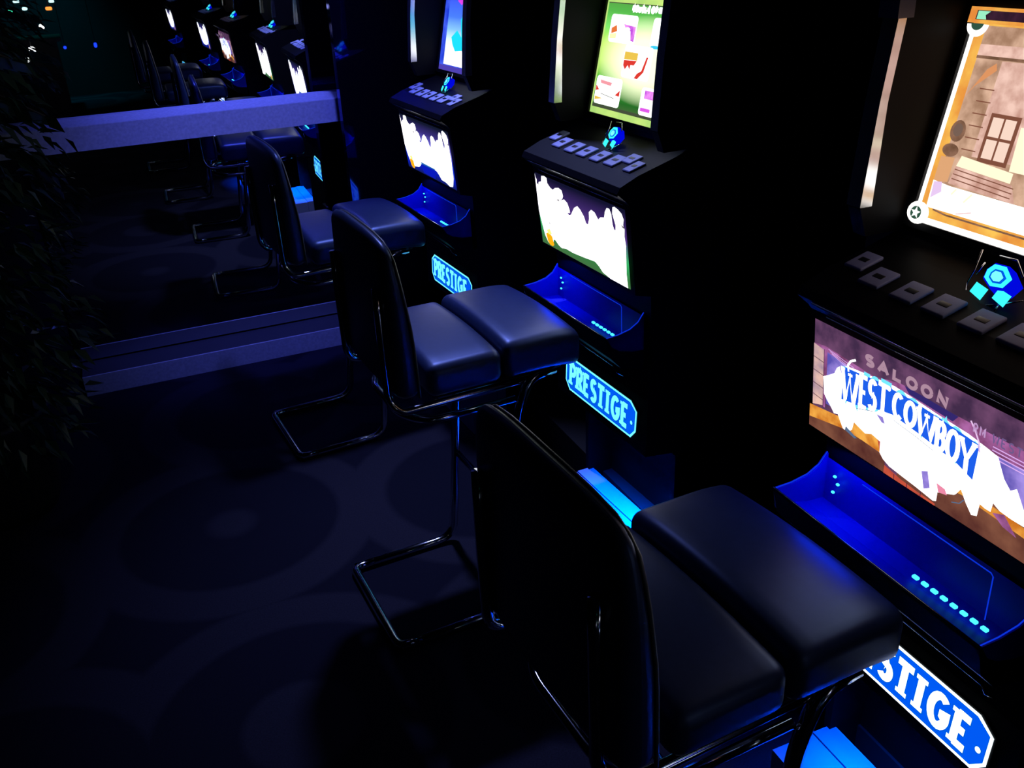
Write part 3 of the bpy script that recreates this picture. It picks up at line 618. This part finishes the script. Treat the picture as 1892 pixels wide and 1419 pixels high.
def MLOC(n, dx=0, dy=0): return ((1.0+dx)*S, (0.7+n+dy)*S, 0)
G = 'slot machines in the row along the right'
slot_machine(MLOC(0), 0.0, 'nearest slot machine, western saloon game with wooden house on its screen', belly_cowboy, screen_cowboy, 'white', G, True)
slot_machine(MLOC(1,.036,.026), .053, 'middle slot machine with bright green card game screen', lambda: belly_flames('green'), screen_cards, 'cyan', G, True)
slot_machine(MLOC(2), .069, 'farthest slot machine with blue and pink screen beside the mirror wall', lambda: belly_flames('blue'), lambda: screen_blue(), 'cyan', G)
slot_machine(MLOC(-1), 0.0, 'slot machine seen only in the mirror with white belly glass, left of the western one', lambda: belly_flames('ice'), lambda: screen_blue('_b'), 'white', G)
slot_machine(MLOC(-3), 0.0, 'last slot machine seen as a small blue glow deep in the mirror', lambda: belly_flames('dim'), lambda: screen_blue('_c'), 'cyan', G)

# ------------------------------------------------ chairs
def bar_chair(label, loc, rz, group):
    t = thing('casino_chair', label, 'chair', loc, rz, group)
    W = .405; R = .0125
    def wr(x,y,z): return (x, y, z+(.010*(1-(y/(W/2))**2) if z > 0 else 0))
    m = MB(); m.rbox((-.005,0,.733),(.190,W,.080),.024,VINYL,8,wr); m.build('seat_pad', t)
    def wf(x,y,z):
        q = max(0,(x-.02)/.085); return (x, y, z+(.012*(1-(y/(W/2))**2) if z > 0 else 0)-.010*q*q)
    m = MB(); m.rbox((.198,0,.7385),(.212,W,.093),.026,VINYL,8,wf); m.build('front_seat_pad', t)
    m = MB(); m.rbox((.09,0,.690),(.33,W*.9,.012),.006,MATTE,2); m.build('seat_board', t)
    zc, H = .893, .380
    def back(x,y,z):
        e = abs(y)/(W/2); top = max(0,(z-.05)/.13); h = z+zc
        K = [(.70,-.120),(.76,-.121),(.86,-.125),(.97,-.141),(1.04,-.150),(1.10,-.160)]
        fr = K[0][1]
        for (za,xa),(zb,xb) in zip(K,K[1:]):
            if za <= h <= zb: fr = xa+(xb-xa)*(h-za)/(zb-za)
        if h > 1.10: fr = -.16
        f = (x+.034)/.068; rear = -.186+.010*e*e
        yy = y*(1-.07*top*top); zz = z-.020*top*e*e*e
        return (rear+(fr+.006*e*e-rear)*f, yy, zz)
    m = MB(); m.rbox((0,0,zc),(.068,W,H),.030,VINYL,12,back); bk = m.build('backrest', t)
    m = MB(); P = []
    hw, hh = W/2-.004, H/2-.004
    for (y,z) in [(-hw,-hh)]+[(-hw,-hh+ (2*hh-.03)*k/8) for k in range(1,9)]+[(-hw+.012,hh-.010),(-hw+.035,hh)]+[(-hw+.035+(2*hw-.07)*k/6,hh) for k in range(1,7)]+[(hw-.012,hh-.010)]+[(hw,-hh+(2*hh-.03)*k/8) for k in range(8,-1,-1)]:
        x,y2,z2 = back(.024,y,z); P.append((x,y2,z2+zc))
    m.tube(P, .0032, PIPE, 6); m.build('piping', bk)
    # chrome tube frame
    for sgn in (-1,1):
        y = .175*sgn; yb = .2085*sgn
        yb = .158*sgn; m = MB(); m.tube([(-.187,yb,.97),(-.188,yb,.86),(-.186,yb,.70),(-.165,y,.668),(.06,y,.672),(.20,y,.674)], .0095, CHROME, 10, fillet=.05); m.build('back_tube', t)
        m = MB(); m.tube([(.235,y*1.03,.684),(.165,y*1.05,.680),(.128,y*1.07,.60),(.075,y*1.08,.0135),(-.236,y*1.08,.0135)], R, CHROME, 10, fillet=.06); m.build('leg', t)
    m = MB(); y = .175*1.08
    m.tube([(-.18,y,.0135),(-.24,y,.0135),(-.24,-y,.0135),(-.18,-y,.0135)], R, CHROME, 10, fillet=.045); m.build('floor_bar', t)
    m = MB(); m.tube([(.13,.17,.625),(-.10,.17,.625),(-.145,.10,.625),(-.145,-.10,.625),(-.10,-.17,.625),(.13,-.17,.625)], .009, CHROME, 8, fillet=.05); m.build('brace', t)
    m = MB(); m.tube([(.105,-.187,.30),(.105,.187,.30)], .009, CHROME, 8); m.build('foot_rail', t)
    return t
c0 = bar_chair('nearest black vinyl chair in front of the western slot machine', (.508*S, .825*S, 0), .07, 'black chairs at the machines')
def copy_chair(x, y, rz, label):
    r = c0.copy(); C.objects.link(r); r.location = (x*S,y*S,0); r.rotation_euler = (0,0,rz); r['label'] = label
    for ch in list(c0.children):
        c = ch.copy(); C.objects.link(c); c.parent = r
        for g in ch.children:
            d = g.copy(); C.objects.link(d); d.parent = c
    return r
copy_chair(.553, 1.838, .065, 'middle black vinyl chair in front of the green card game machine')
copy_chair(.515, 2.83, .09, 'farthest black vinyl chair, its back just overlapping the pale ledge')
copy_chair(.50, -.20, .05, 'black vinyl chair behind the viewer, seen only deep in the mirror')

# ------------------------------------------------ tall plant on the left
def plant(x, y, label, seed, hgt, n, rad):
    rnd = random.Random(seed)
    t = thing('potted_tree', label, 'plant', (x,y,0))
    m = MB(); seg = 24; prof = [(.0,.0),(.15,.0),(.17,.05),(.20,.34),(.205,.36),(.19,.36),(.185,.33),(0,.33)]
    vs = []; 
    for (r,z) in prof:
        for k in range(seg): g = 2*math.pi*k/seg; vs.append((max(r,.001)*math.cos(g), max(r,.001)*math.sin(g), z))
    fs = [(i*seg+k, i*seg+(k+1)%seg, (i+1)*seg+(k+1)%seg, (i+1)*seg+k) for i in range(len(prof)-1) for k in range(seg)]
    m.add(vs, fs, POT, True); m.build('pot', t)
    m = MB()
    for k in range(3):
        g = 2.1*k; m.tube([(.03*math.cos(g),.03*math.sin(g),.30),(.04*math.cos(g+1),.04*math.sin(g+1),.8),(.07*math.cos(g+2),.07*math.sin(g+2),hgt*.75)], .013, BARK, 7)
    m.build('trunk', t)
    m = MB()
    for i in range(n):
        z = rnd.uniform(.22, hgt); k = (z/hgt)
        rr = rad*(.72+.35*math.sin(k*3.0)+.12*math.sin(z*9+seed)+.08*math.sin(z*23))*math.sqrt(rnd.uniform(.15,1))
        g = rnd.uniform(0,2*math.pi); p = Vector((rr*math.cos(g), rr*math.sin(g), z))
        out = Vector((math.cos(g),math.sin(g),rnd.uniform(-1.4,.3))).normalized(); side = out.cross(Vector((rnd.uniform(-.4,.4),rnd.uniform(-.4,.4),1))).normalized(); up = side.cross(out)
        L = rnd.uniform(.045,.085); Wd = L*.22
        q = [p, p+out*L*.35+side*Wd+up*.004, p+out*L*.38-up*.004, p+out*L*.35-side*Wd+up*.004, p+out*L-up*.012]
        m.add(q, [(0,1,2),(0,2,3),(1,4,2),(2,4,3)], LEAF)
    # longer sprigs reaching toward the mirror ledge
    for (a,b) in (((.16,.0,1.33),(.40,.05,1.22)),((.2,-.05,1.2),(.33,.02,1.12)),((.15,.05,1.05),(.30,.1,.98)),((.15,-.1,1.45),(.36,-.12,1.40))):
        A = Vector(a); B = Vector(b); m.tube([A,(A+B)/2+Vector((0,0,.03)),B], .0025, BARK, 5)
        for k in range(5):
            p = A.lerp(B,.35+.16*k); out = Vector((.7,rnd.uniform(-.6,.6),-.75)).normalized(); side = out.cross(Vector((0,1,.2))).normalized(); side = Vector((side.x*.3,1 if k%2 else -1,side.z)).normalized()
            side = (side-out*side.dot(out)).normalized(); L = .075; Wd = .017
            side2 = Vector((.5,0,.6)); side2 = (side2-out*side2.dot(out)).normalized()
            q = [p, p+out*L*.4+side2*Wd, p+out*L*.45, p+out*L*.4-side2*Wd, p+out*L]; m.add(q, [(0,1,2),(0,2,3),(1,4,2),(2,4,3)], LEAF)
    m.build('foliage', t)
plant(-.60, 3.05, 'tall dark leafy tree in a pot at the left before the mirror', 3, 2.05, 2600, .36)
plant(-1.04, 2.22, 'second dark leafy tree at the left edge of the photo', 8, 2.0, 2200, .34)

# ------------------------------------------------ bar counter behind the viewer with small lights (seen in the mirror)
m = MB(); m.box((-2.4,-4.55,0),(-.15,-4.05,.76),COUNTER); m.box((-2.45,-4.60,.76),(-.10,-4.0,.80),COUNTER); 
m.build('bar_counter', label='dark wooden counter behind the viewer seen deep in the mirror', cat='counter')
LW = em('lamp_white', (255,255,255), 4.0); LO = em('lamp_orange', (255,130,50), 2.5); LG = em('lamp_green', (60,230,160), 2.0); LB = em('lamp_blue', (20,50,255), 3.0); LP = em('lamp_pale', (190,240,240), 2.0)
LN = 0
def shelf_lamp(X, Z, r, mt, label, tall=1.0):
    global LN; LN += 1; k = 1+.022*LN; x, y, z = (-.146+(X+.146)*k)*S, (7.288-8.788*k)*S, (Z*k+FL)*S
    t = thing('hanging_lamp', label, 'lamp', (x,y,z))
    m = MB(); m.rbox((0,0,0),(2*r,2*r,2*r*tall),r*.9,mt,4); m.build('glowing_shade', t)
    m = MB(); m.tube([(0,0,r*tall*.9),(0,0,2.9-z)], .003, MATTE, 5); m.build('cord', t)
for X,Z,r,mt,lb,tl in ((-.22,-.53,.022,LW,'round white lamp, lone bright dot in the mirror',1),(-.334,-.712,.03,LW,'largest white lamp low in the mirror among the leaves',1.5),(-.385,-.77,.02,LW,'small white lamp lowest in the mirror',1),
    (-.137,-.40,.030,LO,'orange lamp in the mirror corner',.5),(-.31,-.39,.024,LP,'pale lamp left of the orange lamp',.6),(-.357,-.332,.03,LP,'pale wide lamp at the top left corner',.5),(-.105,-.348,.026,LP,'pale lamp right above the orange lamp',.5),
    (-.416,-.41,.02,LG,'small green lamp at the left corner',1.6),(-.087,-.70,.015,LB,'small blue lamp in the mirror above the plant',1),(.146,-.70,.016,LB,'small blue lamp right of the plant in the mirror',1.6),(-.585,-.76,.03,LB,'blue lamp at the left picture edge',1)):
    shelf_lamp(X,Z,r,mt,lb,tl)
# added teal spotlight, assumed, for the teal glow in the rear room
t, lo = added_spot(-.35, -4.3, 2.9, .06, (60,230,200), 3.0, 'added teal spotlight tinting the rear room', 260, (.0,.6,.6))
lo.data.spot_size = math.radians(60); lo.rotation_euler = (math.radians(-22),0,0)
t, lo = added_spot(.72, 2.35, 2.9, .09, (150,160,255), 3.0, 'added violet spotlight brightening the pale ledge', 420, (.10,.125,1.0))  # assumed lamp, added to brighten the ledge
lo.data.spot_size = math.radians(44); lo.rotation_euler = (math.radians(41),0,math.radians(6))
t, lo = added_spot(.95, 3.0, 2.9, .07, (200,205,255), 3.0, 'added pale spotlight brightening the two farther chairs', 300, (.34,.40,1.0))  # assumed lamp, added to lift the farther seats
lo.data.spot_size = math.radians(62); lo.rotation_euler = (math.radians(-18),0,0)
